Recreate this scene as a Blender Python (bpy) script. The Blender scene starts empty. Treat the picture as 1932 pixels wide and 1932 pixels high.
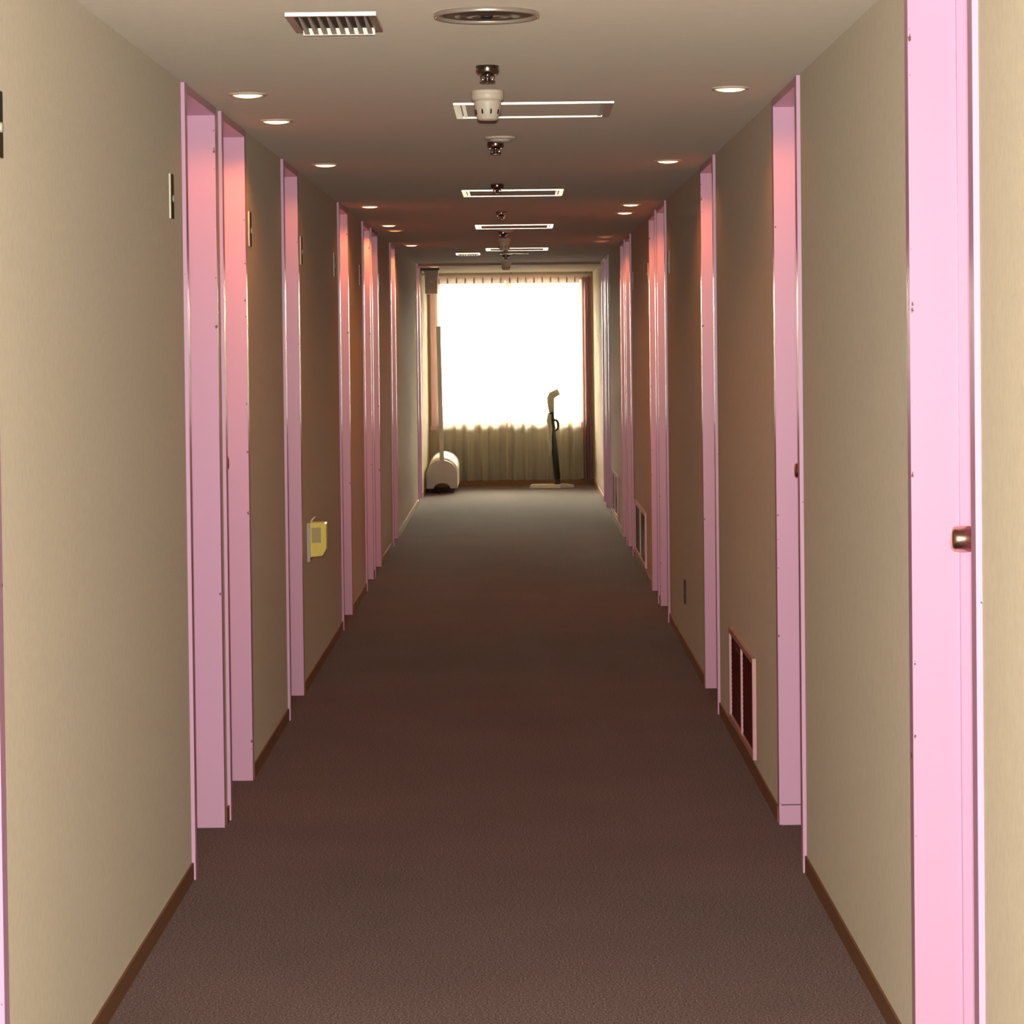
import bpy, bmesh, math, random
from mathutils import Vector, Matrix
random.seed(7)
sc = bpy.context.scene
COL = sc.collection
PI = math.pi

# ------------------------------------------------------------------ place
XL, XR = -0.955, 0.820          # corridor wall faces
ZC = 2.30                       # ceiling height
YB, YE = -2.6, 27.30            # wall behind, end wall
EYE = 1.545
WT = 0.24                       # wall thickness

# ------------------------------------------------------------------ materials
def lin(r, g, b):
    def f(c):
        c /= 255.0
        return c / 12.92 if c <= 0.04045 else ((c + 0.055) / 1.055) ** 2.4
    return (f(r), f(g), f(b), 1.0)

def mat(name, rgb, rough=0.5, metal=0.0, spec=0.5, var=0.0, vscale=(40, 40, 40), vdetail=3.0,
        bump=0.0, bscale=(200, 200, 200), coat=0.0, droughness=0.0, rvar=0.0, trans=0.0):
    m = bpy.data.materials.new(name); m.use_nodes = True
    nt = m.node_tree; N = nt.nodes; L = nt.links
    b = N['Principled BSDF']
    c = rgb if len(rgb) == 4 else (*rgb, 1)
    b.inputs['Base Color'].default_value = c
    b.inputs['Roughness'].default_value = rough
    b.inputs['Metallic'].default_value = metal
    b.inputs['Specular IOR Level'].default_value = spec
    b.inputs['Coat Weight'].default_value = coat
    b.inputs['Coat Roughness'].default_value = 0.08
    b.inputs['Diffuse Roughness'].default_value = droughness
    b.inputs['Transmission Weight'].default_value = trans
    tc = N.new('ShaderNodeTexCoord')
    if var > 0 or rvar > 0:
        mp = N.new('ShaderNodeMapping'); mp.inputs['Scale'].default_value = vscale
        L.new(tc.outputs['Object'], mp.inputs['Vector'])
        no = N.new('ShaderNodeTexNoise'); no.inputs['Scale'].default_value = 1.0
        no.inputs['Detail'].default_value = vdetail; no.inputs['Roughness'].default_value = 0.65
        L.new(mp.outputs['Vector'], no.inputs['Vector'])
        if var > 0:
            mr = N.new('ShaderNodeMapRange'); mr.inputs['From Min'].default_value = 0.25; mr.inputs['From Max'].default_value = 0.75
            mr.inputs['To Min'].default_value = 1 - var; mr.inputs['To Max'].default_value = 1 + var
            L.new(no.outputs['Fac'], mr.inputs['Value'])
            vm = N.new('ShaderNodeVectorMath'); vm.operation = 'SCALE'; vm.inputs[0].default_value = c[:3]
            L.new(mr.outputs['Result'], vm.inputs['Scale'])
            L.new(vm.outputs['Vector'], b.inputs['Base Color'])
        if rvar > 0:
            m2 = N.new('ShaderNodeMapRange'); m2.inputs['To Min'].default_value = max(0.02, rough - rvar); m2.inputs['To Max'].default_value = rough + rvar
            L.new(no.outputs['Fac'], m2.inputs['Value']); L.new(m2.outputs['Result'], b.inputs['Roughness'])
    if bump > 0:
        mp2 = N.new('ShaderNodeMapping'); mp2.inputs['Scale'].default_value = bscale
        L.new(tc.outputs['Object'], mp2.inputs['Vector'])
        n2 = N.new('ShaderNodeTexNoise'); n2.inputs['Scale'].default_value = 1.0; n2.inputs['Detail'].default_value = 2.0
        L.new(mp2.outputs['Vector'], n2.inputs['Vector'])
        bp = N.new('ShaderNodeBump'); bp.inputs['Strength'].default_value = bump; bp.inputs['Distance'].default_value = 0.003
        L.new(n2.outputs['Fac'], bp.inputs['Height']); L.new(bp.outputs['Normal'], b.inputs['Normal'])
    return m

M = {}
M['wall'] = mat('woven_beige_wallpaper', (0.495, 0.42, 0.305), 0.85, spec=0.06, var=0.07, vscale=(70, 70, 42), bump=0.35, bscale=(500, 500, 260), droughness=0.5)
M['ceiling'] = mat('woven_beige_ceiling_paper', (0.45, 0.378, 0.295), 0.85, spec=0.06, var=0.05, vscale=(10, 110, 60), bump=0.25, bscale=(150, 520, 300), droughness=1.0)
M['base'] = mat('dark_brown_skirting', lin(138, 98, 66), 0.6, spec=0.3, var=0.1, vscale=(30, 6, 60))
M['brown'] = mat('grey_brown_paint', lin(120, 104, 84), 0.6)
M['alu'] = mat('anodised_aluminium', lin(226, 214, 196), 0.28, metal=0.75, var=0.05, vscale=(20, 20, 20))
M['chrome'] = mat('chrome', lin(168, 158, 146), 0.16, metal=1.0, rvar=0.05, vscale=(90, 90, 90))
M['bronze'] = mat('dark_bronze_plate', lin(70, 60, 50), 0.6, spec=0.25, var=0.1, vscale=(60, 60, 60))
M['cream'] = mat('cream_plastic', lin(226, 214, 190), 0.42, var=0.04, vscale=(50, 50, 50))
M['white'] = mat('white_enamel', lin(232, 226, 212), 0.4, var=0.03, vscale=(40, 40, 40))
M['dark'] = mat('black_plastic', lin(26, 25, 24), 0.45, var=0.15, vscale=(50, 50, 50))
M['void'] = mat('dark_maroon_slats', lin(92, 22, 22), 0.9, spec=0.1, var=0.15, vscale=(30, 30, 30))
M['gap'] = mat('duct_brown', lin(96, 72, 62), 0.9)
M['dullmetal'] = mat('dull_brushed_metal', lin(176, 158, 138), 0.34, metal=0.85, var=0.06, vscale=(30, 30, 30))
M['grey'] = mat('grey_plastic', lin(156, 150, 138), 0.5, var=0.05, vscale=(30, 30, 30))
M['lightgrey'] = mat('light_grey_plastic', lin(186, 180, 168), 0.45, var=0.05, vscale=(30, 30, 30))
M['greygreen'] = mat('grey_green_plastic', lin(168, 172, 150), 0.5, var=0.08, vscale=(40, 40, 40))
M['yellow'] = mat('yellow_plastic', lin(238, 226, 70), 0.3, var=0.06, vscale=(60, 60, 60), droughness=1.0)
M['knob'] = mat('brown_bronze_knob', lin(226, 190, 164), 0.24, metal=1.0, rvar=0.05, vscale=(70, 70, 70))
M['pinkmetal'] = mat('pink_painted_metal', lin(222, 172, 172), 0.3, var=0.05, vscale=(30, 30, 30), coat=0.2)
M['olive'] = mat('olive_label', lin(186, 172, 110), 0.5)
M['lime'] = mat('lime_plastic', lin(196, 204, 70), 0.4)
M['outside'] = mat('outside_wall_concrete', lin(170, 165, 158), 0.9)
M['lintel'] = mat('pink_window_enamel', lin(214, 168, 166), 0.35, var=0.05, vscale=(20, 20, 8))

# carpet: loop pile, dull mauve brown with light and dark flecks
def carpet():
    m = bpy.data.materials.new('mauve_brown_carpet'); m.use_nodes = True
    nt = m.node_tree; N = nt.nodes; L = nt.links; b = N['Principled BSDF']
    b.inputs['Roughness'].default_value = 1.0; b.inputs['Specular IOR Level'].default_value = 0.2
    b.inputs['Diffuse Roughness'].default_value = 1.0
    b.inputs['Sheen Weight'].default_value = 0.05; b.inputs['Sheen Roughness'].default_value = 0.6; b.inputs['Sheen Tint'].default_value = (1.0, 0.82, 0.62, 1)
    tc = N.new('ShaderNodeTexCoord')
    n1 = N.new('ShaderNodeTexNoise'); n1.inputs['Scale'].default_value = 190; n1.inputs['Detail'].default_value = 3; n1.inputs['Roughness'].default_value = 0.7
    n2 = N.new('ShaderNodeTexNoise'); n2.inputs['Scale'].default_value = 1.6; n2.inputs['Detail'].default_value = 4
    L.new(tc.outputs['Object'], n1.inputs['Vector']); L.new(tc.outputs['Object'], n2.inputs['Vector'])
    cr = N.new('ShaderNodeValToRGB'); e = cr.color_ramp.elements
    e[0].position = 0.34; e[0].color = lin(36, 25, 23)
    e[1].position = 0.68; e[1].color = lin(134, 108, 102)
    k = e.new(0.5); k.color = lin(74, 56, 52)
    L.new(n1.outputs['Fac'], cr.inputs['Fac'])
    mr = N.new('ShaderNodeMapRange'); mr.inputs['From Min'].default_value = 0.3; mr.inputs['From Max'].default_value = 0.7
    mr.inputs['To Min'].default_value = 0.9; mr.inputs['To Max'].default_value = 1.1
    L.new(n2.outputs['Fac'], mr.inputs['Value'])
    vm = N.new('ShaderNodeVectorMath'); vm.operation = 'SCALE'
    L.new(cr.outputs['Color'], vm.inputs[0]); L.new(mr.outputs['Result'], vm.inputs['Scale'])
    L.new(vm.outputs['Vector'], b.inputs['Base Color'])
    bp = N.new('ShaderNodeBump'); bp.inputs['Strength'].default_value = 0.5; bp.inputs['Distance'].default_value = 0.004
    L.new(n1.outputs['Fac'], bp.inputs['Height']); L.new(bp.outputs['Normal'], b.inputs['Normal'])
    return m
M['carpet'] = carpet()

# glossy pink door paint; small chips of bare brown along the frame edge (local |x| near 0)
def pink_paint(name, chips):
    m = bpy.data.materials.new(name); m.use_nodes = True
    nt = m.node_tree; N = nt.nodes; L = nt.links; b = N['Principled BSDF']
    b.inputs['Roughness'].default_value = 0.27; b.inputs['Specular IOR Level'].default_value = 0.42
    pink = (0.73, 0.42, 0.59, 1)
    tc = N.new('ShaderNodeTexCoord')
    no = N.new('ShaderNodeTexNoise'); no.inputs['Scale'].default_value = 14; no.inputs['Detail'].default_value = 2
    L.new(tc.outputs['Object'], no.inputs['Vector'])
    bp = N.new('ShaderNodeBump'); bp.inputs['Strength'].default_value = 0.06; bp.inputs['Distance'].default_value = 0.004
    L.new(no.outputs['Fac'], bp.inputs['Height']); L.new(bp.outputs['Normal'], b.inputs['Normal'])
    b.inputs['Base Color'].default_value = pink
    if chips:
        sx = N.new('ShaderNodeSeparateXYZ'); L.new(tc.outputs['Object'], sx.inputs[0])
        ab = N.new('ShaderNodeMath'); ab.operation = 'ABSOLUTE'; L.new(sx.outputs['X'], ab.inputs[0])
        n2 = N.new('ShaderNodeTexNoise'); n2.inputs['Scale'].default_value = 34; n2.inputs['Detail'].default_value = 3
        L.new(tc.outputs['Object'], n2.inputs['Vector'])
        # chip where noise*0.02-... exceeds distance from the arris
        mr = N.new('ShaderNodeMapRange'); mr.inputs['From Min'].default_value = 0.66; mr.inputs['From Max'].default_value = 0.76
        mr.inputs['To Min'].default_value = 0.0; mr.inputs['To Max'].default_value = 0.006
        L.new(n2.outputs['Fac'], mr.inputs['Value'])
        lt = N.new('ShaderNodeMath'); lt.operation = 'LESS_THAN'
        L.new(ab.outputs[0], lt.inputs[0]); L.new(mr.outputs['Result'], lt.inputs[1])
        mx = N.new('ShaderNodeMix'); mx.data_type = 'RGBA'
        mx.inputs[6].default_value = pink; mx.inputs[7].default_value = lin(120, 82, 74)
        L.new(lt.outputs[0], mx.inputs[0]); L.new(mx.outputs[2], b.inputs['Base Color'])
    return m
M['pink'] = pink_paint('glossy_pink_paint', False)
M['pinkchip'] = pink_paint('glossy_pink_paint_chipped_edge', True)

def emis(name, rgb, s):
    m = bpy.data.materials.new(name); m.use_nodes = True
    nt = m.node_tree; N = nt.nodes; b = N['Principled BSDF']
    b.inputs['Base Color'].default_value = (0.8, 0.75, 0.65, 1); b.inputs['Roughness'].default_value = 0.4
    b.inputs['Emission Color'].default_value = (*rgb, 1); b.inputs['Emission Strength'].default_value = s
    return m
M['lamp'] = emis('lit_lamp_lens', (1.0, 0.56, 0.27), 4.6)
M['lampdim'] = emis('weak_lamp_lens', (1.0, 0.42, 0.12), 1.0)
M['lampoff'] = emis('deep_set_lamp_lens', (1.0, 0.40, 0.16), 0.22)

def sheer(name, rgb, t_mix, alpha):
    m = bpy.data.materials.new(name); m.use_nodes = True
    nt = m.node_tree; N = nt.nodes; L = nt.links
    N.remove(N['Principled BSDF']); out = N['Material Output']
    tc = N.new('ShaderNodeTexCoord'); no = N.new('ShaderNodeTexNoise'); no.inputs['Scale'].default_value = 300
    L.new(tc.outputs['Object'], no.inputs['Vector'])
    mr = N.new('ShaderNodeMapRange'); mr.inputs['To Min'].default_value = 0.94; mr.inputs['To Max'].default_value = 1.04
    L.new(no.outputs['Fac'], mr.inputs['Value'])
    vm = N.new('ShaderNodeVectorMath'); vm.operation = 'SCALE'; vm.inputs[0].default_value = rgb
    L.new(mr.outputs['Result'], vm.inputs['Scale'])
    d = N.new('ShaderNodeBsdfDiffuse'); t = N.new('ShaderNodeBsdfTranslucent')
    L.new(vm.outputs['Vector'], d.inputs['Color']); L.new(vm.outputs['Vector'], t.inputs['Color'])
    m1 = N.new('ShaderNodeMixShader'); m1.inputs[0].default_value = t_mix
    L.new(d.outputs[0], m1.inputs[1]); L.new(t.outputs[0], m1.inputs[2])
    tr = N.new('ShaderNodeBsdfTransparent'); m2 = N.new('ShaderNodeMixShader'); m2.inputs[0].default_value = alpha
    L.new(m1.outputs[0], m2.inputs[1]); L.new(tr.outputs[0], m2.inputs[2])
    L.new(m2.outputs[0], out.inputs['Surface'])
    return m
M['sheer'] = sheer('cream_sheer_fabric', lin(200, 199, 186)[:3], 0.42, 0.46)
M['drape'] = sheer('mauve_drape_fabric', lin(158, 124, 126)[:3], 0.40, 0.0)

def glass():
    m = bpy.data.materials.new('window_glass'); m.use_nodes = True
    nt = m.node_tree; N = nt.nodes; L = nt.links
    N.remove(N['Principled BSDF']); out = N['Material Output']
    tr = N.new('ShaderNodeBsdfTransparent'); tr.inputs[0].default_value = (0.96, 0.97, 0.95, 1)
    gl = N.new('ShaderNodeBsdfGlossy'); gl.inputs['Roughness'].default_value = 0.02
    fr = N.new('ShaderNodeFresnel'); fr.inputs[0].default_value = 1.45
    mx = N.new('ShaderNodeMixShader'); L.new(fr.outputs[0], mx.inputs[0]); L.new(tr.outputs[0], mx.inputs[1]); L.new(gl.outputs[0], mx.inputs[2])
    L.new(mx.outputs[0], out.inputs['Surface'])
    return m
M['glass'] = glass()

# ------------------------------------------------------------------ mesh helpers
def box(bm, x0, x1, y0, y1, z0, z1, mi=0):
    v = [bm.verts.new(p) for p in ((x0,y0,z0),(x1,y0,z0),(x1,y1,z0),(x0,y1,z0),(x0,y0,z1),(x1,y0,z1),(x1,y1,z1),(x0,y1,z1))]
    fs = []
    for q in ((0,3,2,1),(4,5,6,7),(0,1,5,4),(1,2,6,5),(2,3,7,6),(3,0,4,7)):
        f = bm.faces.new([v[i] for i in q]); f.material_index = mi; fs.append(f)
    return v

def bevel(bm, w=0.002, seg=2, angle=30):
    es = [e for e in bm.edges if len(e.link_faces) == 2 and e.calc_face_angle(0) > math.radians(angle)]
    if es:
        bmesh.ops.bevel(bm, geom=es, offset=w, segments=seg, profile=0.6, affect='EDGES', clamp_overlap=True)

def lathe(bm, prof, n=40, c=(0, 0, 0), axis='Z', cap=True, mi=0):
    rings = []
    for r, h in prof:
        ring = []
        for i in range(n):
            a = 2 * PI * i / n
            if axis == 'Z': p = (c[0] + r*math.cos(a), c[1] + r*math.sin(a), c[2] + h)
            elif axis == 'X': p = (c[0] + h, c[1] + r*math.cos(a), c[2] + r*math.sin(a))
            else: p = (c[0] + r*math.cos(a), c[1] + h, c[2] + r*math.sin(a))
            ring.append(bm.verts.new(p))
        rings.append(ring)
    for a, b in zip(rings, rings[1:]):
        for i in range(n):
            f = bm.faces.new((a[i], a[(i+1) % n], b[(i+1) % n], b[i])); f.material_index = mi; f.smooth = True
    if cap:
        for ring in (rings[0], rings[-1]):
            f = bm.faces.new(ring); f.material_index = mi

def tube(bm, pts, radii, n=12, flat=1.0, cap=True):
    """round bar along a polyline; radii per point; flat squashes it along world Y"""
    pts = [Vector(p) for p in pts]
    if not hasattr(radii, '__len__'): radii = [radii] * len(pts)
    rings = []
    for i, p in enumerate(pts):
        t = (pts[min(i+1, len(pts)-1)] - pts[max(i-1, 0)]).normalized()
        ref = Vector((0, 1, 0)) if abs(t.y) < 0.9 else Vector((1, 0, 0))
        u = t.cross(ref).normalized(); w = u.cross(t).normalized()
        rings.append([bm.verts.new(p + (u*math.cos(2*PI*k/n) + w*math.sin(2*PI*k/n)*flat) * radii[i]) for k in range(n)])
    for a, b in zip(rings, rings[1:]):
        for k in range(n):
            f = bm.faces.new((a[k], a[(k+1) % n], b[(k+1) % n], b[k])); f.smooth = True
    if cap:
        bm.faces.new(rings[0]); bm.faces.new(list(reversed(rings[-1])))

def extrude_y(bm, outline, y0, y1, smooth=False):
    """solid from an x,z outline between two depths"""
    a = [bm.verts.new((x, y0, z)) for x, z in outline]; b = [bm.verts.new((x, y1, z)) for x, z in outline]
    n = len(outline)
    for i in range(n):
        f = bm.faces.new((a[i], a[(i+1) % n], b[(i+1) % n], b[i])); f.smooth = smooth
    bm.faces.new(a); bm.faces.new(list(reversed(b)))

def obj(name, bm, m, parent=None, loc=None):
    bmesh.ops.recalc_face_normals(bm, faces=bm.faces)
    me = bpy.data.meshes.new(name); bm.to_mesh(me); bm.free()
    for k in (m if isinstance(m, (list, tuple)) else [m]): me.materials.append(k)
    o = bpy.data.objects.new(name, me); COL.objects.link(o)
    if parent: o.parent = parent
    if loc: o.location = loc
    return o

def tag(o, label=None, cat=None, group=None, kind=None):
    if label: o['label'] = label
    if cat: o['category'] = cat
    if group: o['group'] = group
    if kind: o['kind'] = kind
    return o

def thing(name, label, cat, loc=(0, 0, 0), group=None, kind=None):
    o = bpy.data.objects.new(name, None); o.empty_display_size = 0.1; COL.objects.link(o); o.location = loc
    return tag(o, label, cat, group, kind)

def dup(root, loc, label, group=None):
    r = root.copy(); COL.objects.link(r); r.location = loc; r['label'] = label
    if group: r['group'] = group
    for ch in root.children:
        c = ch.copy(); COL.objects.link(c); c.parent = r
        for g in ch.children:
            d = g.copy(); COL.objects.link(d); d.parent = c
    return r

# ------------------------------------------------------------------ doors table
# side, near face of the frame, far jamb face, label
FW = 0.045
DOORS = [
 ('L', 3.86, 4.628, 'pink door recess cut off by the left picture edge, beside the dark room sign'),
 ('L', 7.31, 8.10, 'nearest fully seen pink door on left wall, first of the tight pair'),
 ('L', 8.22, 8.97, 'pink door directly behind the nearest left door, second of that pair'),
 ('L', 10.39, 11.13, 'single pink door on left wall just before the yellow flashlight holder'),
 ('L', 13.63, 14.42, 'single pink door on left wall next after the yellow flashlight holder'),
 ('L', 15.78, 16.57, 'far left pink door, near one of the second tight pair'),
 ('L', 16.69, 17.50, 'far left pink door, far one of the second tight pair'),
 ('L', 19.20, 20.00, 'narrow-looking single pink door on left wall beyond the second pair'),
 ('L', 24.25, 25.10, 'last pink door on left wall, beside the grey ceiling-hung box'),
 ('R', 4.50, 5.28, 'big pale pink door nearest the camera on right wall, with shiny knob'),
 ('R', 7.31, 8.04, 'second pink door on right wall, with scuffed block at jamb foot'),
 ('R', 10.42, 11.21, 'third pink door on right wall, just beyond the near floor-level vent'),
 ('R', 13.84, 14.70, 'pink door on right wall beyond the socket, near one of a pair'),
 ('R', 14.82, 15.60, 'pink door on right wall just before the middle vent, far one of a pair'),
 ('R', 18.10, 18.98, 'pink door on right wall between middle and far vents, nearer one'),
 ('R', 19.10, 19.90, 'pink door on right wall between middle and far vents, farther one'),
 ('R', 22.50, 23.32, 'nearer pink door of the last right-hand pair, beyond the far vent'),
 ('R', 23.44, 24.26, 'last pink door on right wall, closest to the window'),
]
HEAD = 2.272
def spans(side, lo, hi, holes):
    out = []; y = lo
    for a, b in sorted(holes):
        if a > y: out.append((y, a))
        y = b
    if y < hi: out.append((y, hi))
    return out

# ------------------------------------------------------------------ shell
bm = bmesh.new(); box(bm, XL-WT, XR+WT, YB-0.2, YE+0.3, -0.12, 0.0)
tag(obj('floor', bm, M['carpet']), 'mauve brown carpet running the length of the corridor', 'floor', kind='structure')
bm = bmesh.new(); box(bm, XL-WT, XR+WT, YB-0.2, YE+0.3, ZC, ZC+0.15)
box(bm, XL, XR, 24.62, YE, ZC-0.022, ZC+0.01)       # slightly dropped bay in front of the window
tag(obj('ceiling', bm, M['ceiling']), 'beige papered corridor ceiling with fittings along its middle', 'ceiling', kind='structure')
for side, X, s in (('left', XL, -1), ('right', XR, 1)):
    holes = [(a, b + FW) for sd, a, b, _ in DOORS if sd == side[0].upper()]
    bm = bmesh.new()
    for a, b in spans(side, YB, YE + 0.3, holes):
        box(bm, *sorted((X, X + s*WT)), a, b, 0, ZC)
    tag(obj('wall_' + side, bm, M['wall']), f'beige woven-paper wall on the {side} of the corridor', 'wall', kind='structure')
    bm = bmesh.new()
    for a, b in spans(side, YB, YE - 0.012, holes):
        box(bm, *sorted((X, X - s*0.006)), a, b, 0, 0.050)
    tag(obj('baseboard_' + side, bm, M['base']), f'dark brown skirting along the foot of the {side} wall', 'baseboard', kind='structure')
bm = bmesh.new(); box(bm, XL-WT, XR+WT, YB-0.2, YB, 0, ZC)
tag(obj('wall_back', bm, M['wall']), 'beige wall closing the corridor behind the camera', 'wall', kind='structure')

# end wall with window opening
WX0, WX1, WZ0, WZ1 = -0.925, 0.76, 0.63, 2.235
bm = bmesh.new()
box(bm, XL, XR, YE, YE+0.18, 0, WZ0); box(bm, XL, XR, YE, YE+0.18, WZ1, ZC-0.022)
box(bm, XL, WX0, YE, YE+0.18, WZ0, WZ1); box(bm, WX1, XR, YE, YE+0.18, WZ0, WZ1)
tag(obj('wall_end', bm, M['wall']), 'beige end wall under and around the bright window', 'wall', kind='structure')
bm = bmesh.new(); box(bm, XL+0.006, XR-0.006, YE-0.012, YE, 0, 0.06)
tag(obj('baseboard_end', bm, M['base']), 'dark brown skirting below the window curtains', 'baseboard', kind='structure')

win = thing('window_1', 'wide pink-framed window glowing white behind the sheer curtains', 'window', ((WX0+WX1)/2, YE, WZ0), kind='structure')
hw = (WX1-WX0)/2; hh = WZ1-WZ0
bm = bmesh.new()
box(bm, -hw, -hw+0.075, -0.02, 0.14, 0, hh); box(bm, hw-0.05, hw, -0.02, 0.14, 0, hh)
box(bm, -hw+0.075, hw-0.05, -0.02, 0.14, hh-0.04, hh); box(bm, -hw+0.075, hw-0.05, -0.02, 0.14, 0, 0.035)
bevel(bm, 0.003)
obj('window_frame', bm, M['lintel'], win)
bm = bmesh.new()
for a, b, y in ((-hw+0.075, 0.03, 0.05), (-0.03, hw-0.05, 0.085)):
    box(bm, a, a+0.035, y, y+0.03, 0.035, hh-0.04); box(bm, b-0.035, b, y, y+0.03, 0.035, hh-0.04)
    box(bm, a+0.035, b-0.035, y, y+0.03, 0.035, 0.07); box(bm, a+0.035, b-0.035, y, y+0.03, hh-0.075, hh-0.04)
obj('sliding_sash', bm, M['alu'], win)
bm = bmesh.new()
box(bm, -hw+0.11, -0.005, 0.062, 0.067, 0.07, hh-0.075); box(bm, 0.005, hw-0.085, 0.097, 0.102, 0.07, hh-0.075)
obj('window_pane', bm, M['glass'], win)
bm = bmesh.new(); box(bm, -hw-0.02, hw+0.02, -0.012, 0.0, -0.03, 0.0); bevel(bm, 0.003)
obj('window_sill', bm, M['lintel'], win)

# ------------------------------------------------------------------ doors
def door(n, side, y0, y1, label):
    s = 1 if side == 'R' else -1
    X = XR if side == 'R' else XL
    root = thing(f'door_{n}', label, 'door', (X, y0, 0), kind='structure')
    w = y1 - y0                                     # opening is FW .. w
    DEPTH = {3: 0.115, 11: 0.104}.get(n, 0.125)      # some leaves sit a little shallower in their frames
    def bx(bm, d0, d1, a, b, z0, z1):               # d = depth into the wall
        return box(bm, *sorted((s*d0, s*d1)), a, b, z0, z1)
    bm = bmesh.new()
    bx(bm, -0.011, 0.19, 0, FW, 0, ZC-0.003)         # near post stands proud of the paper
    bx(bm, -0.004, 0.19, w, w+FW, 0, ZC-0.003)       # far post
    bx(bm, -0.007, 0.19, FW, w, HEAD, ZC-0.003)      # head
    bevel(bm, 0.0015, 2)
    obj('door_frame', bm, M['pinkchip'], root)
    bm = bmesh.new()                                # door stop strip round the leaf
    bx(bm, DEPTH-0.03, DEPTH, w-0.012, w, 0, HEAD); bx(bm, DEPTH-0.03, DEPTH, FW, FW+0.012, 0, HEAD)
    bx(bm, DEPTH-0.03, DEPTH, FW+0.012, w-0.012, HEAD-0.012, HEAD); bevel(bm, 0.001, 1)
    obj('door_stop', bm, M['pink'], root)
    bm = bmesh.new(); bx(bm, DEPTH, DEPTH+0.04, FW, w, 0.0, HEAD)
    leaf = obj('door_leaf', bm, M['pink'], root)
    yk = FW + 0.07 if n == 2 else w - 0.065
    bm = bmesh.new()
    lathe(bm, [(0.031, 0), (0.031, -0.004*s), (0.027, -0.008*s), (0.014, -0.010*s), (0.014, -0.013*s),
               (0.024, -0.016*s), (0.0268, -0.021*s), (0.0268, -0.034*s), (0.0262, -0.046*s), (0.0245, -0.053*s), (0.020, -0.0575*s), (0.008, -0.059*s)],
          32, (s*DEPTH, yk, 1.128), 'X')
    obj('door_knob', bm, M['knob'], leaf)
    if (side, n) == ('R', 11):                      # plinth block at the jamb foot
        bm = bmesh.new(); bx(bm, 0.002, DEPTH-0.032, w-0.0035, w, 0.0, 0.062)
        obj('plinth_block', bm, M['pink'], root)
        bm = bmesh.new(); bx(bm, 0.002, DEPTH-0.032, w-0.003, w, 0.062, 0.066)
        tag(obj('plinth_joint', bm, M['brown'], root), 'dark dirty joint line')
    return root
for n, d in enumerate(DOORS, 1):
    door(n, *d)

# ------------------------------------------------------------------ room signs
def room_sign(label, s):
    """thin dark plate on the wall; s = +1 when it sits on the right wall (front faces -x)"""
    t = thing('room_sign', label, 'sign', (0, 0, 0), 'room signs beside the doors')
    f = -s
    bm = bmesh.new(); box(bm, *sorted((0, f*0.005)), -0.028, 0.028, -0.062, 0.062); bevel(bm, 0.002)
    obj('backplate', bm, M['cream'], t)
    bm = bmesh.new(); box(bm, *sorted((f*0.005, f*0.0065)), -0.0275, 0.0275, -0.0615, 0.0615); bevel(bm, 0.001)
    obj('face_panel', bm, M['bronze'], t)
    bm = bmesh.new()
    lathe(bm, [(0.010, 0.0065*f), (0.010, 0.0085*f), (0.008, 0.0105*f), (0.003, 0.0112*f)], 24, (0, 0.005, -0.006), 'X')
    obj('button', bm, M['lightgrey'], t)
    return t
SIGNS = [
 ('L', 4.703, 'dark room sign at the left picture edge, on the nearest stretch of wall'),
 ('L', 7.06, 'room sign on left wall just before the nearest fully seen door'),
 ('L', 9.13, 'room sign on left wall just behind the first door pair'),
 ('L', 11.30, 'room sign on left wall above the yellow flashlight holder'),
 ('L', 13.36, 'room sign on left wall just before the door that follows the flashlight holder'),
 ('L', 15.52, 'room sign on left wall just before the second door pair'),
 ('L', 17.70, 'room sign on left wall just behind the second door pair'),
 ('L', 23.95, 'farthest room sign on left wall, by the last door'),
 ('R', 13.62, 'nearest room sign on right wall, before the pair beyond the socket'),
 ('R', 15.80, 'room sign on right wall behind the pair, above the middle vent'),
 ('R', 17.86, 'room sign on right wall just before the pair between two vents'),
 ('R', 22.25, 'farthest room sign on right wall, before the last door pair'),
]
proto = {}
for sd, y, lab in SIGNS:
    X = XL if sd == 'L' else XR
    if sd not in proto:
        proto[sd] = room_sign(lab, -1 if sd == 'L' else 1); proto[sd].location = (X, y, 1.956)
    else:
        dup(proto[sd], (X, y, 1.956), lab)

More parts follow.
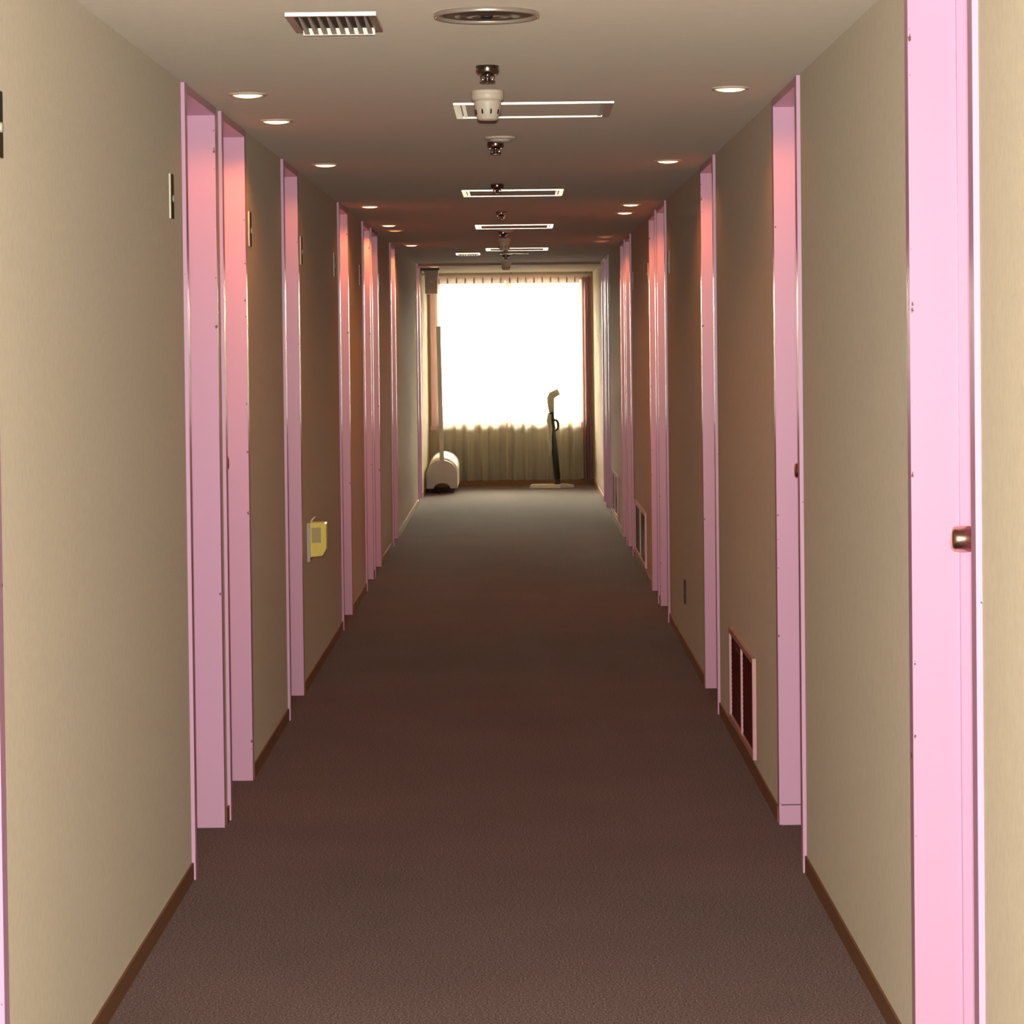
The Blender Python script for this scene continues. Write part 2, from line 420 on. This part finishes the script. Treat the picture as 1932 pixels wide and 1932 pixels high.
# ------------------------------------------------------------------ ceiling fittings
# warm downlights
def downlight(lens, label):
    t = thing('downlight', label, 'ceiling light', (0, 0, 0), 'recessed ceiling downlights')
    bm = bmesh.new()
    lathe(bm, [(0.044, 0.0), (0.044, -0.004), (0.048, -0.006), (0.055, -0.005), (0.059, -0.002), (0.0595, 0.0)], 40)
    obj('trim_ring', bm, M['cream'], t)
    bm = bmesh.new()
    lathe(bm, [(0.0435, 0.0), (0.0435, -0.004), (0.036, -0.008), (0.022, -0.0105), (0.006, -0.0115)], 40)
    obj('lamp_lens', bm, lens, t)
    return t
DL = [  # x, y, state, label
 (-0.805, 7.71, 2, 'lit downlight nearest on the left, over the first left door'),
 (-0.805, 8.63, 2, 'lit downlight over the second left door, close behind the nearest left one'),
 (-0.80, 10.77, 2, 'lit downlight over the single left door before the flashlight holder'),
 (-0.805, 14.10, 2, 'lit downlight over the left door after the flashlight holder'),
 (-0.815, 16.40, 2, 'bright downlight over the near door of the second left pair'),
 (-0.81, 17.15, 1, 'dim orange downlight behind the bright one of the second left pair'),
 (-0.81, 19.80, 2, 'lit downlight over the farthest single left door'),
 (-0.80, 24.75, 1, 'dim downlight at far left beside the grey ceiling-hung box'),
 (0.652, 7.69, 2, 'lit downlight nearest on the right, over the second right door'),
 (0.648, 10.78, 2, 'lit downlight on the right over the third right door'),
 (0.645, 14.22, 2, 'lit downlight on the right, nearer of two close together'),
 (0.650, 15.12, 2, 'lit downlight on the right, farther of two close together'),
 (0.652, 18.60, 0, 'nearer of two dull, barely glowing downlights on the right'),
 (0.652, 19.40, 0, 'farther of two dull, barely glowing downlights on the right'),
]
LENS = {2: M['lamp'], 1: M['lampdim'], 0: M['lampoff']}
dproto = {}
def spot(parent, power, rgb):
    l = bpy.data.lights.new('downlight_bulb', 'SPOT'); l.energy = power; l.color = rgb
    l.spot_size = math.radians(160); l.spot_blend = 0.35; l.shadow_soft_size = 0.03
    o = bpy.data.objects.new('downlight_bulb', l); COL.objects.link(o); o.parent = parent; o.location = (0, 0, -0.014)
WARM = (1.0, 0.31, 0.065)
P_DOWN = 22.0
for x, y, st, lab in DL:
    if st not in dproto:
        d = dproto[st] = downlight(LENS[st], lab); d.location = (x, y, ZC)
    else:
        d = dup(dproto[st], (x, y, ZC), lab)
for o in list(COL.objects):
    if o.type == 'EMPTY' and o.name.startswith('downlight'):
        x, y = o.location.x, o.location.y
        st = [d[2] for d in DL if abs(d[0]-x) < 1e-4 and abs(d[1]-y) < 1e-4][0]
        if y < 8.0: pw = 0.4
        elif y < 8.7 or y > 13: pw = 1.0
        else: pw = 0.35 if x < 0 else 0.9
        spot(o, P_DOWN * pw * {2: 1.0, 1: 0.3, 0: 0.7}[st], WARM)
        if y > 24: o.location.z = ZC - 0.022

# ceiling access hatches
def hatch(label):
    t = thing('access_hatch', label, 'ceiling hatch', (0, 0, 0), 'square ceiling access hatches')
    h = 0.255
    bm = bmesh.new()
    for a in ((-h, h, -h, -h+0.022), (-h, h, h-0.022, h), (-h, -h+0.022, -h+0.022, h-0.022), (h-0.022, h, -h+0.022, h-0.022)):
        box(bm, *a, -0.006, 0.0)
    bevel(bm, 0.0015)
    obj('hatch_frame', bm, M['alu'], t)
    bm = bmesh.new()
    k = h - 0.026
    for a in ((-k, k, -k, -k+0.012), (-k, k, k-0.012, k), (-k, -k+0.012, -k+0.012, k-0.012), (k-0.012, k, -k+0.012, k-0.012)):
        box(bm, *a, -0.0045, 0.0)
    obj('inner_frame', bm, M['alu'], t)
    bm = bmesh.new(); box(bm, -k+0.012, k-0.012, -k+0.012, k-0.012, -0.003, 0.0)
    obj('hatch_panel', bm, M['ceiling'], t)
    return t
HX = [(0.062, 8.33, 'nearest square ceiling hatch, partly behind the white smoke detector'),
      (-0.012, 12.98, 'second square ceiling hatch, with a sprinkler in front of it'),
      (-0.008, 16.80, 'third square ceiling hatch, near the middle of the corridor'),
      (0.01, 20.95, 'farthest square ceiling hatch, toward the window')]
h0 = None
for x, y, lab in HX:
    if h0 is None:
        h0 = hatch(lab); h0.location = (x, y, ZC)
    else: dup(h0, (x, y, ZC), lab)

# louvred supply grilles
def supply(label):
    t = thing('supply_grille', label, 'air vent', (0, 0, 0), 'ceiling supply grilles')
    a, b = 0.104, 0.155
    bm = bmesh.new()
    fw = 0.018
    for q in ((-a, a, -b, -b+fw), (-a, a, b-fw, b), (-a, -a+fw, -b+fw, b-fw), (a-fw, a, -b+fw, b-fw)):
        box(bm, *q, -0.009, 0.0)
    bevel(bm, 0.0015)
    obj('grille_frame', bm, M['alu'], t)
    bm = bmesh.new()
    for i in range(8):
        x = -a+fw + (i+0.5)*(2*(a-fw))/8
        v = box(bm, x-0.006, x+0.006, -b+fw, b-fw, -0.0005-0.016, -0.0005)
        for k in v:                                   # tapered blades, broad at the far end
            if k.co.y < 0: k.co.x = x + (k.co.x-x)*0.25
            if k.co.y < 0 and k.co.z < -0.01: k.co.z += 0.012
            if k.co.y > 0 and k.co.z > -0.01: k.co.x = x + (k.co.x-x)*0.4
    obj('louvre_blades', bm, M['white'], t)
    bm = bmesh.new(); box(bm, -a+fw, a-fw, -b+fw, b-fw, -0.001, 0.0)
    obj('duct_opening', bm, M['gap'], t)
    bm = bmesh.new(); box(bm, -a+fw, a-fw, b-fw-0.003, b-fw, -0.018, 0.0)
    obj('end_plate', bm, M['white'], t)
    return t
g0 = supply('louvred ceiling vent at top left, beside the big round diffuser'); g0.location = (-0.417, 5.98, ZC)
dup(g0, (-0.41, 21.9, ZC), 'tiny louvred ceiling vent far away, left of the small round diffuser')

# round air diffusers
def diffuser(label):
    t = thing('round_diffuser', label, 'air diffuser', (0, 0, 0), 'round ceiling air diffusers')
    bm = bmesh.new()
    lathe(bm, [(0.119, 0.0), (0.1215, -0.0015), (0.122, -0.0085), (0.1205, -0.0105), (0.118, -0.0108), (0.1155, -0.0095), (0.1145, -0.003), (0.114, 0.0)], 72)
    obj('rim', bm, M['alu'], t)
    bm = bmesh.new()
    lathe(bm, [(0.1135, 0.0), (0.113, -0.003), (0.100, -0.0055), (0.086, -0.0045), (0.083, -0.0065), (0.070, -0.008), (0.056, -0.006), (0.053, -0.0075),
               (0.040, -0.009), (0.026, -0.007), (0.016, -0.0075)], 72)
    obj('cone_rings', bm, M['dullmetal'], t)
    bm = bmesh.new(); lathe(bm, [(0.015, -0.007), (0.015, -0.010), (0.011, -0.0125), (0.003, -0.013)], 24)
    obj('centre_screw', bm, M['dark'], t)
    return t
r0 = diffuser('big round metal ceiling diffuser at the top of the picture'); r0.location = (-0.061, 5.88, ZC)
dup(r0, (-0.012, 21.85, ZC), 'small-looking round ceiling diffuser far down the corridor, beyond the last hatch')

# sprinkler heads
def sprinkler(label):
    t = thing('ceiling_sprinkler', label, 'sprinkler', (0, 0, 0), 'chrome ceiling sprinklers')
    bm = bmesh.new()
    lathe(bm, [(0.0315, 0.0), (0.032, -0.003), (0.032, -0.017), (0.0295, -0.022), (0.023, -0.0245), (0.012, -0.0235)], 36)
    obj('cup', bm, M['chrome'], t)
    bm = bmesh.new()
    lathe(bm, [(0.011, -0.022), (0.011, -0.028), (0.008, -0.031), (0.007, -0.037), (0.009, -0.040)], 20)
    for s in (-1, 1):
        tube(bm, [(s*0.013, 0, -0.022), (s*0.0175, 0, -0.029), (s*0.014, 0, -0.037), (s*0.004, 0, -0.042)], 0.0036, 8)
    obj('yoke', bm, M['chrome'], t)
    bm = bmesh.new()
    lathe(bm, [(0.004, -0.040), (0.016, -0.042), (0.0165, -0.044), (0.004, -0.046)], 24)
    for k in range(8):
        a = 2*PI*k/8
        tube(bm, [(0.014*math.cos(a), 0.014*math.sin(a), -0.043), (0.021*math.cos(a), 0.021*math.sin(a), -0.0425)], 0.0022, 6)
    obj('deflector', bm, M['chrome'], t)
    return t
SP = [(-0.072, 7.00, 'sprinkler head nearest the camera, just before the white smoke detector'),
      (-0.072, 9.68, 'sprinkler head beside the flat white ceiling disc'),
      (-0.086, 12.26, 'sprinkler head at the near edge of the second ceiling hatch'),
      (-0.082, 14.90, 'sprinkler head between the second and third ceiling hatches'),
      (-0.085, 17.62, 'sprinkler head just beyond the third ceiling hatch'),
      (-0.080, 20.35, 'sprinkler head at the near edge of the farthest hatch'),
      (-0.085, 22.35, 'farthest sprinkler head, beyond the small round diffuser')]
s0 = None
for x, y, lab in SP:
    if s0 is None:
        s0 = sprinkler(lab); s0.location = (x, y, ZC)
    else: dup(s0, (x, y, ZC), lab)

# deep smoke detectors
def smoke(label):
    t = thing('smoke_detector', label, 'smoke detector', (0, 0, 0), 'deep smoke detectors')
    bm = bmesh.new()
    lathe(bm, [(0.050, 0.0), (0.0505, -0.004), (0.0485, -0.006), (0.0500, -0.009), (0.0495, -0.024), (0.046, -0.030), (0.042, -0.031)], 48)
    obj('mounting_base', bm, M['cream'], t)
    bm = bmesh.new()
    lathe(bm, [(0.042, -0.030), (0.0415, -0.036), (0.039, -0.056), (0.036, -0.068), (0.031, -0.084), (0.028, -0.088), (0.010, -0.089)], 48)
    obj('sensor_head', bm, M['cream'], t)
    bm = bmesh.new()
    for k in range(9):
        a = 2*PI*(k+0.15)/9; r = 0.0375
        c = Vector((r*math.cos(a), r*math.sin(a), -0.064)); u = Vector((-math.sin(a), math.cos(a), 0)); n = Vector((math.cos(a), math.sin(a), 0.2))
        vs = []
        for dn in (-0.004, 0.0016):
            for du, dz in ((-0.0022, -0.007), (0.0022, -0.007), (0.0022, 0.007), (-0.0022, 0.007)):
                vs.append(bm.verts.new(c + u*du + Vector((0, 0, dz)) + Vector((n.x, n.y, 0))*dn + Vector((n.x, n.y, 0))*dz*0.18))
        for q in ((0,1,2,3),(4,5,6,7),(0,1,5,4),(1,2,6,5),(2,3,7,6),(3,0,4,7)): bm.faces.new([vs[i] for i in q])
    obj('smoke_slots', bm, M['dark'], t)
    return t
d0 = smoke('white cup-shaped smoke detector hanging in front of the nearest hatch'); d0.location = (-0.080, 7.70, ZC)
dup(d0, (-0.085, 18.7, ZC), 'cup-shaped smoke detector in mid corridor, between third and farthest hatches')
dup(d0, (-0.094, 24.1, ZC), 'farthest cup-shaped smoke detector, silhouetted above the curtains')

# flat heat sensors
def disc(label):
    t = thing('heat_sensor', label, 'heat sensor', (0, 0, 0), 'flat white ceiling discs')
    bm = bmesh.new(); lathe(bm, [(0.060, 0), (0.0605, -0.004), (0.057, -0.008), (0.045, -0.011)], 44)
    obj('base_disc', bm, M['cream'], t)
    bm = bmesh.new(); lathe(bm, [(0.040, -0.010), (0.038, -0.014), (0.028, -0.018), (0.010, -0.020)], 40)
    obj('sensor_dome', bm, M['white'], t)
    return t
k0 = disc('flat white ceiling disc behind the nearest hatch, next to a sprinkler'); k0.location = (-0.052, 9.44, ZC)
dup(k0, (-0.06, 17.25, ZC), 'flat white ceiling disc just behind the third hatch')

# ------------------------------------------------------------------ right wall: floor-level vents, socket
def floor_vent(y0, y1, label):
    t = thing('floor_level_vent', label, 'wall vent', (XR, (y0+y1)/2, 0.073), 'floor-level wall vents')
    h = (y1-y0)/2; H = 0.355; fw = 0.02
    bm = bmesh.new()
    box(bm, -0.013, 0, -h, -h+fw, 0, H); box(bm, -0.013, 0, h-fw, h, 0, H)
    box(bm, -0.013, 0, -h+fw, h-fw, H-fw, H); box(bm, -0.013, 0, -h+fw, h-fw, 0, fw); box(bm, -0.011, 0, -0.012, 0.012, fw, H-fw)
    bevel(bm, 0.0015)
    obj('vent_frame', bm, M['pinkmetal'], t)
    for a, b in ((-h+fw, -0.012), (0.012, h-fw)):
        bm = bmesh.new(); n = 18
        box(bm, -0.0034, 0, a, b, fw, H-fw)
        for i in range(n):
            z = fw + (i+0.5)*(H-2*fw)/n
            v = box(bm, -0.0046, -0.0034, a, b, z-0.0012, z+0.0012)
            for k in v:
                if k.co.x < -0.004: k.co.z -= 0.006
        obj('louvre_panel', bm, M['void'], t)
    return t
floor_vent(8.84, 9.83, 'nearest pink-framed floor-level vent, between second and third right doors')
floor_vent(16.3, 17.75, 'middle pink-framed floor-level vent, low on the right wall')
floor_vent(20.85, 22.0, 'farthest pink-framed floor-level vent on the right wall, before the last doors')

t = thing('wall_socket', 'small dark wall socket low on right wall, between third door and next pair', 'socket', (XR, 12.55, 0.295))
bm = bmesh.new(); box(bm, -0.006, 0, -0.035, 0.035, -0.058, 0.058); bevel(bm, 0.002); obj('cover_plate', bm, M['bronze'], t)
bm = bmesh.new()
for z in (-0.022, 0.022): box(bm, -0.0085, -0.006, -0.016, 0.016, z-0.014, z+0.014)
obj('receptacle', bm, M['dark'], t)

# ------------------------------------------------------------------ emergency flashlight holder on the left wall
t = thing('wall_flashlight_holder', 'yellow emergency flashlight holder on left wall at knee height', 'flashlight', (XL, 11.50, 0.655))
bm = bmesh.new(); box(bm, 0, 0.014, -0.06, 0.05, -0.095, 0.080); bevel(bm, 0.003); obj('backplate', bm, M['lightgrey'], t)
bm = bmesh.new()
a = [(0.014, -0.074), (0.066, -0.070), (0.084, -0.040), (0.084, 0.075), (0.078, 0.080), (0.014, 0.080)]
lo = [bm.verts.new((x, -0.045, z)) for x, z in a]; hi = [bm.verts.new((x, 0.035, z)) for x, z in a]
for i in range(6): bm.faces.new((lo[i], lo[(i+1) % 6], hi[(i+1) % 6], hi[i]))
bm.faces.new(lo); bm.faces.new(hi); bevel(bm, 0.006, 3)
obj('torch_body', bm, M['yellow'], t)
bm = bmesh.new(); box(bm, 0.020, 0.062, -0.0475, -0.044, -0.01, 0.058); bevel(bm, 0.001)
tag(obj('label_panel', bm, M['olive'], t), 'dull olive panel on the side')
bm = bmesh.new(); box(bm, 0.0842, 0.0862, -0.02, 0.015, -0.03, 0.005); obj('pull_tab', bm, M['lime'], t)
bm = bmesh.new(); tube(bm, [(0.012, 0.0, 0.078), (0.02, 0.0, 0.092), (0.034, 0.0, 0.105)], [0.006, 0.005, 0.003], 10); obj('hook', bm, M['cream'], t)

# ------------------------------------------------------------------ window end
def curtain(bm, x0, x1, z0, z1, y, amp, waves, seed, nz=40, gather=0.0):
    rnd = random.Random(seed)
    n = max(30, int((x1-x0)/0.006)); ph = [rnd.uniform(0, 6.28) for _ in range(5)]
    cols = []
    for i in range(n+1):
        u = i/n; col = []
        uu = u + 0.018*math.sin(2*PI*2.3*u + ph[0]) + 0.010*math.sin(2*PI*5.1*u + ph[1])
        for j in range(nz+1):
            v = j/nz; z = z0 + (z1-z0)*v
            k = amp*(0.55 + 0.45*(1-v)**0.7)*(0.72 + 0.28*math.sin(2*PI*1.7*u + ph[2]))
            d = k*math.sin(2*PI*waves*uu + 0.25*math.sin(3*v + ph[3])) + 0.38*k*math.sin(2*PI*waves*2*uu + ph[4])
            if v > 0.955:                              # pinch pleats at the heading
                d *= 0.45
            col.append(bm.verts.new((x0 + (x1-x0)*u + 0.22*k*math.cos(2*PI*waves*uu), y + min(d, 0.066), z)))
        cols.append(col)
    for a, b in zip(cols, cols[1:]):
        for j in range(nz):
            f = bm.faces.new((a[j], b[j], b[j+1], a[j+1])); f.smooth = True
YC = YE - 0.09
def curtain_thing(name, x0, x1, waves, seed, m, label, cat, amp=0.052, y=YC, z0=0.055, z1=2.215):
    t = thing(name, label, cat, ((x0+x1)/2, y, z0), 'window curtains')
    c = (x0+x1)/2
    bm = bmesh.new(); curtain(bm, x0-c, x1-c, 0, z1-z0, 0, amp, waves, seed)
    obj('cloth', bm, m, t)
    n = max(2, int((x1-x0)/0.085))
    for i in range(n):
        x = x0-c + (i+0.5)*(x1-x0)/n
        bm = bmesh.new(); tube(bm, [(x, 0.0, z1-z0-0.05), (x, -0.012, z1-z0-0.02), (x, -0.006, z1-z0+0.012)], [0.007, 0.009, 0.004], 8)
        obj('pleat_hook', bm, M['brownhook'], t)
    return t
M['brownhook'] = mat('rust_brown_pleat_tape', lin(150, 112, 92), 0.7)
curtain_thing('sheer_curtain', -0.875, -0.117, 5.6, 3, M['sheer'], 'left cream sheer curtain panel over the bright window', 'curtain')
curtain_thing('sheer_curtain', -0.113, 0.672, 6.2, 11, M['sheer'], 'right cream sheer curtain panel, behind the upright vacuum', 'curtain', y=YC)
curtain_thing('heavy_drape', 0.698, 0.798, 3.2, 5, M['drape'], 'bunched mauve drape at the right side of the window', 'curtain', amp=0.034, y=YC, z1=2.215)
t = thing('curtain_rail', 'pale curtain rail across the top of the window', 'curtain rail', (0, YC, 2.225))
bm = bmesh.new(); box(bm, -0.90, 0.795, -0.014, 0.014, 0.008, 0.028); bevel(bm, 0.003); obj('track', bm, M['lightgrey'], t)
for x in (-0.85, -0.05, 0.75):
    bm = bmesh.new(); box(bm, x-0.012, x+0.012, -0.01, 0.01, 0.028, ZC-0.022-2.225)
    obj('rail_bracket', bm, M['grey'], t)

# grey box hung from the ceiling at far left
t = thing('hanging_speaker', 'dark grey box hung from the ceiling at far left of the window', 'speaker', (-0.845, 25.45, ZC-0.022))
bm = bmesh.new(); box(bm, -0.105, 0.078, -0.09, 0.09, -0.022, 0.0); bevel(bm, 0.003); obj('ceiling_bracket', bm, M['dark'], t)
bm = bmesh.new()
extrude_y(bm, [(-0.062, -0.255), (0.060, -0.255), (0.064, -0.13), (0.070, -0.022), (-0.066, -0.022)], -0.075, 0.075); bevel(bm, 0.005, 2)
cab = obj('cabinet', bm, M['grey'], t)
bm = bmesh.new(); box(bm, -0.05, 0.052, -0.079, -0.0752, -0.24, -0.06); bevel(bm, 0.002); obj('front_grille', bm, M['grey'], cab)
bm = bmesh.new(); lathe(bm, [(0.009, -0.079), (0.009, -0.083), (0.004, -0.0845)], 18, (0.0, 0, -0.135), 'Y'); obj('badge', bm, M['lightgrey'], cab)
bm = bmesh.new()
lathe(bm, [(0.014, -0.094), (0.014, -0.10), (0.024, -0.10), (0.024, -0.094), (0.014, -0.094)], 24, (-0.082, 0.0, -0.045), 'Y', cap=False)
box(bm, -0.086, -0.078, -0.098, -0.094, -0.024, -0.020); obj('ring_hook', bm, M['lightgrey'], t)

# long arched white box with thin pole, far left
t = thing('arched_floor_box', 'grey-white round-topped box on dark feet with a tall thin pole', 'floor cleaner', (-0.778, 25.88, 0))
def arch(w, top, z0, n=20, notch=True):
    pts = []
    spring = top - w*0.95
    for i in range(n+1):
        a = PI*i/n
        pts.append((w*math.cos(a), spring + w*0.95*math.sin(a)))
    pts.append((-w*1.0, z0))
    if notch:
        for i in range(11):
            a = PI - PI*i/10
            pts.append((0.085*math.cos(a), z0 + 0.055*math.sin(a)))
    pts.append((w*1.0, z0))
    return pts
bm = bmesh.new()
A = arch(0.156, 0.342, 0.055); B = arch(0.156, 0.385, 0.062)
ra = [bm.verts.new((x, 0.03, z)) for x, z in A]; rb = [bm.verts.new((x, 1.10, z)) for x, z in B]
for i in range(len(A)):
    f = bm.faces.new((ra[i], ra[(i+1) % len(A)], rb[(i+1) % len(A)], rb[i])); f.smooth = i < 20
bm.faces.new(ra); bm.faces.new(rb)
obj('shell', bm, M['white'], t)
bm = bmesh.new(); extrude_y(bm, arch(0.158, 0.340, 0.05), 0.0, 0.03); bevel(bm, 0.004, 2, 50)
fp = obj('front_panel', bm, M['lightgrey'], t)
for y in (0.03, 0.98):
    for x in (-0.125, 0.105):
        bm = bmesh.new()
        a = [bm.verts.new((x+dx, y+dy, 0.06)) for dx, dy in ((-.018, -.018), (.022, -.018), (.022, .022), (-.018, .022))]
        b = [bm.verts.new((x+dx+(0.004 if x > 0 else -0.004), y+dy, 0.0)) for dx, dy in ((-.010, -.010), (.010, -.010), (.010, .010), (-.010, .010))]
        for i in range(4): bm.faces.new((a[i], a[(i+1) % 4], b[(i+1) % 4], b[i]))
        bm.faces.new(a); bm.faces.new(b)
        obj('foot', bm, M['dark'], t)
bm = bmesh.new(); v = box(bm, -0.040, 0.004, -0.012, 0.014, 0.20, 1.70)
for k in v:
    if k.co.z < 0.5: k.co.x += 0.022
bevel(bm, 0.004, 2)
tag(obj('pole', bm, M['lightgrey'], t), 'tall thin grey pole')

# upright vacuum in front of the right curtain
t = thing('upright_vacuum', 'upright stick vacuum with dark pole and pale floor head before the curtain', 'vacuum cleaner', (0.38, 26.72, 0))
bm = bmesh.new(); extrude_y(bm, [(-0.262, 0.0), (0.06, 0.0), (0.06, 0.034), (-0.225, 0.034), (-0.25, 0.026)], -0.10, 0.10); bevel(bm, 0.007, 3)
hd = obj('floor_head', bm, M['cream'], t)
bm = bmesh.new(); extrude_y(bm, [(0.06, 0.002), (0.205, 0.002), (0.205, 0.020), (0.16, 0.030), (0.09, 0.036), (0.06, 0.036)], -0.09, 0.09); bevel(bm, 0.006, 2)
obj('head_extension', bm, M['lightgrey'], hd)
bm = bmesh.new(); tube(bm, [(0.03, 0, 0.03), (0.035, 0, 0.06), (0.028, 0, 0.10)], [0.035, 0.028, 0.024], 14); obj('swivel_joint', bm, M['dark'], t)
bm = bmesh.new()
tube(bm, [(0.028, 0, 0.09), (0.012, 0, 0.30), (-0.002, 0, 0.47), (-0.015, 0, 0.62), (-0.022, 0, 0.80)], [0.035, 0.033, 0.031, 0.028, 0.025], 16)
obj('dark_pole', bm, M['dark'], t)
bm = bmesh.new()
tube(bm, [(-0.022, 0, 0.79), (-0.030, 0, 0.88), (-0.033, 0, 0.935), (-0.016, 0, 0.972), (0.020, 0, 0.990), (0.056, 0, 1.006)], [0.028, 0.037, 0.041, 0.041, 0.037, 0.034], 16)
obj('hooked_handle', bm, M['greygreen'], t)
bm = bmesh.new()
tube(bm, [(-0.045, -0.02, 0.77), (-0.052, -0.02, 0.70), (-0.034, -0.02, 0.62), (-0.046, -0.02, 0.52), (-0.038, -0.02, 0.42), (-0.046, -0.02, 0.33)], [0.021, 0.027, 0.021, 0.024, 0.019, 0.014], 12)
obj('hose', bm, M['greygreen'], t)
bm = bmesh.new()
pts = [(0.012 + 0.034*math.cos(a), -0.02, 0.655 + 0.055*math.sin(a)) for a in [2*PI*i/18 for i in range(19)]]
tube(bm, pts, 0.012, 8, cap=False); obj('cord_loop', bm, M['dark'], t)
bm = bmesh.new(); tube(bm, [(-0.03, 0, 0.78), (-0.072, 0, 0.765)], [0.014, 0.008], 8); obj('cord_hook', bm, M['dark'], t)
bm = bmesh.new(); tube(bm, [(-0.01, 0, 0.46), (-0.052, -0.01, 0.455)], [0.012, 0.014], 8); obj('cord_hook', bm, M['dark'], t)

# ------------------------------------------------------------------ light
w = bpy.data.worlds.new('overcast_daylight'); sc.world = w; w.use_nodes = True
bg = w.node_tree.nodes['Background']
wn = w.node_tree
tcw = wn.nodes.new('ShaderNodeTexCoord'); sxw = wn.nodes.new('ShaderNodeSeparateXYZ'); rpw = wn.nodes.new('ShaderNodeValToRGB')
wn.links.new(tcw.outputs['Generated'], sxw.inputs[0]); wn.links.new(sxw.outputs['Z'], rpw.inputs['Fac'])
e = rpw.color_ramp.elements                      # hazy bright sky over a duller ground
e[0].position = 0.0; e[0].color = (0.07, 0.062, 0.05, 1)
e[1].position = 0.75; e[1].color = (1.0, 0.865, 0.655, 1)
k = e.new(0.03); k.color = (0.52, 0.452, 0.345, 1)
wn.links.new(rpw.outputs['Color'], bg.inputs['Color'])
bg.inputs['Strength'].default_value = 190.0

# the photographer's flash, just over the lens
fl = bpy.data.lights.new('camera_flash', 'AREA'); fl.shape = 'RECTANGLE'; fl.size = 0.07; fl.size_y = 0.04
fl.energy = 375; fl.color = (1.0, 0.965, 0.90)
fo = bpy.data.objects.new('camera_flash', fl); COL.objects.link(fo)
fo.location = (0.0, 0.02, EYE + 0.07); fo.rotation_euler = (math.radians(88.5), 0, 0)
# ------------------------------------------------------------------ camera
F = 4800.0; PITCH = math.radians(1.3); ROLL = math.radians(0.66)
VPX, VPY = 975.0, 643.0
cx = VPX + F*math.sin(ROLL)*math.tan(PITCH); cy = VPY + F*math.cos(ROLL)*math.tan(PITCH)
cam = bpy.data.cameras.new('camera'); co = bpy.data.objects.new('camera', cam); COL.objects.link(co)
cam.sensor_fit = 'HORIZONTAL'; cam.sensor_width = 36.0; cam.lens = F/1932*36.0
cam.shift_x = (966-cx)/1932; cam.shift_y = (cy-966)/1932
cam.clip_start = 0.1; cam.clip_end = 200
f = Vector((0, math.cos(PITCH), -math.sin(PITCH))); u = Vector((0, math.sin(PITCH), math.cos(PITCH))); r = Vector((1, 0, 0))
r2 = math.cos(ROLL)*r - math.sin(ROLL)*u; u2 = math.sin(ROLL)*r + math.cos(ROLL)*u
mw = Matrix(((r2.x, u2.x, -f.x), (r2.y, u2.y, -f.y), (r2.z, u2.z, -f.z))).to_4x4()
mw.translation = Vector((0, 0, EYE)); co.matrix_world = mw
sc.camera = co

sc.view_settings.view_transform = 'Standard'; sc.view_settings.look = 'None'
sc.view_settings.gamma = 1.0; sc.view_settings.use_curve_mapping = False
sc.view_settings.exposure = 0.0
sc.cycles.use_denoising = True
sc.cycles.max_bounces = 10; sc.cycles.diffuse_bounces = 6; sc.cycles.glossy_bounces = 5; sc.cycles.transparent_max_bounces = 12
sc.cycles.sample_clamp_indirect = 6.0
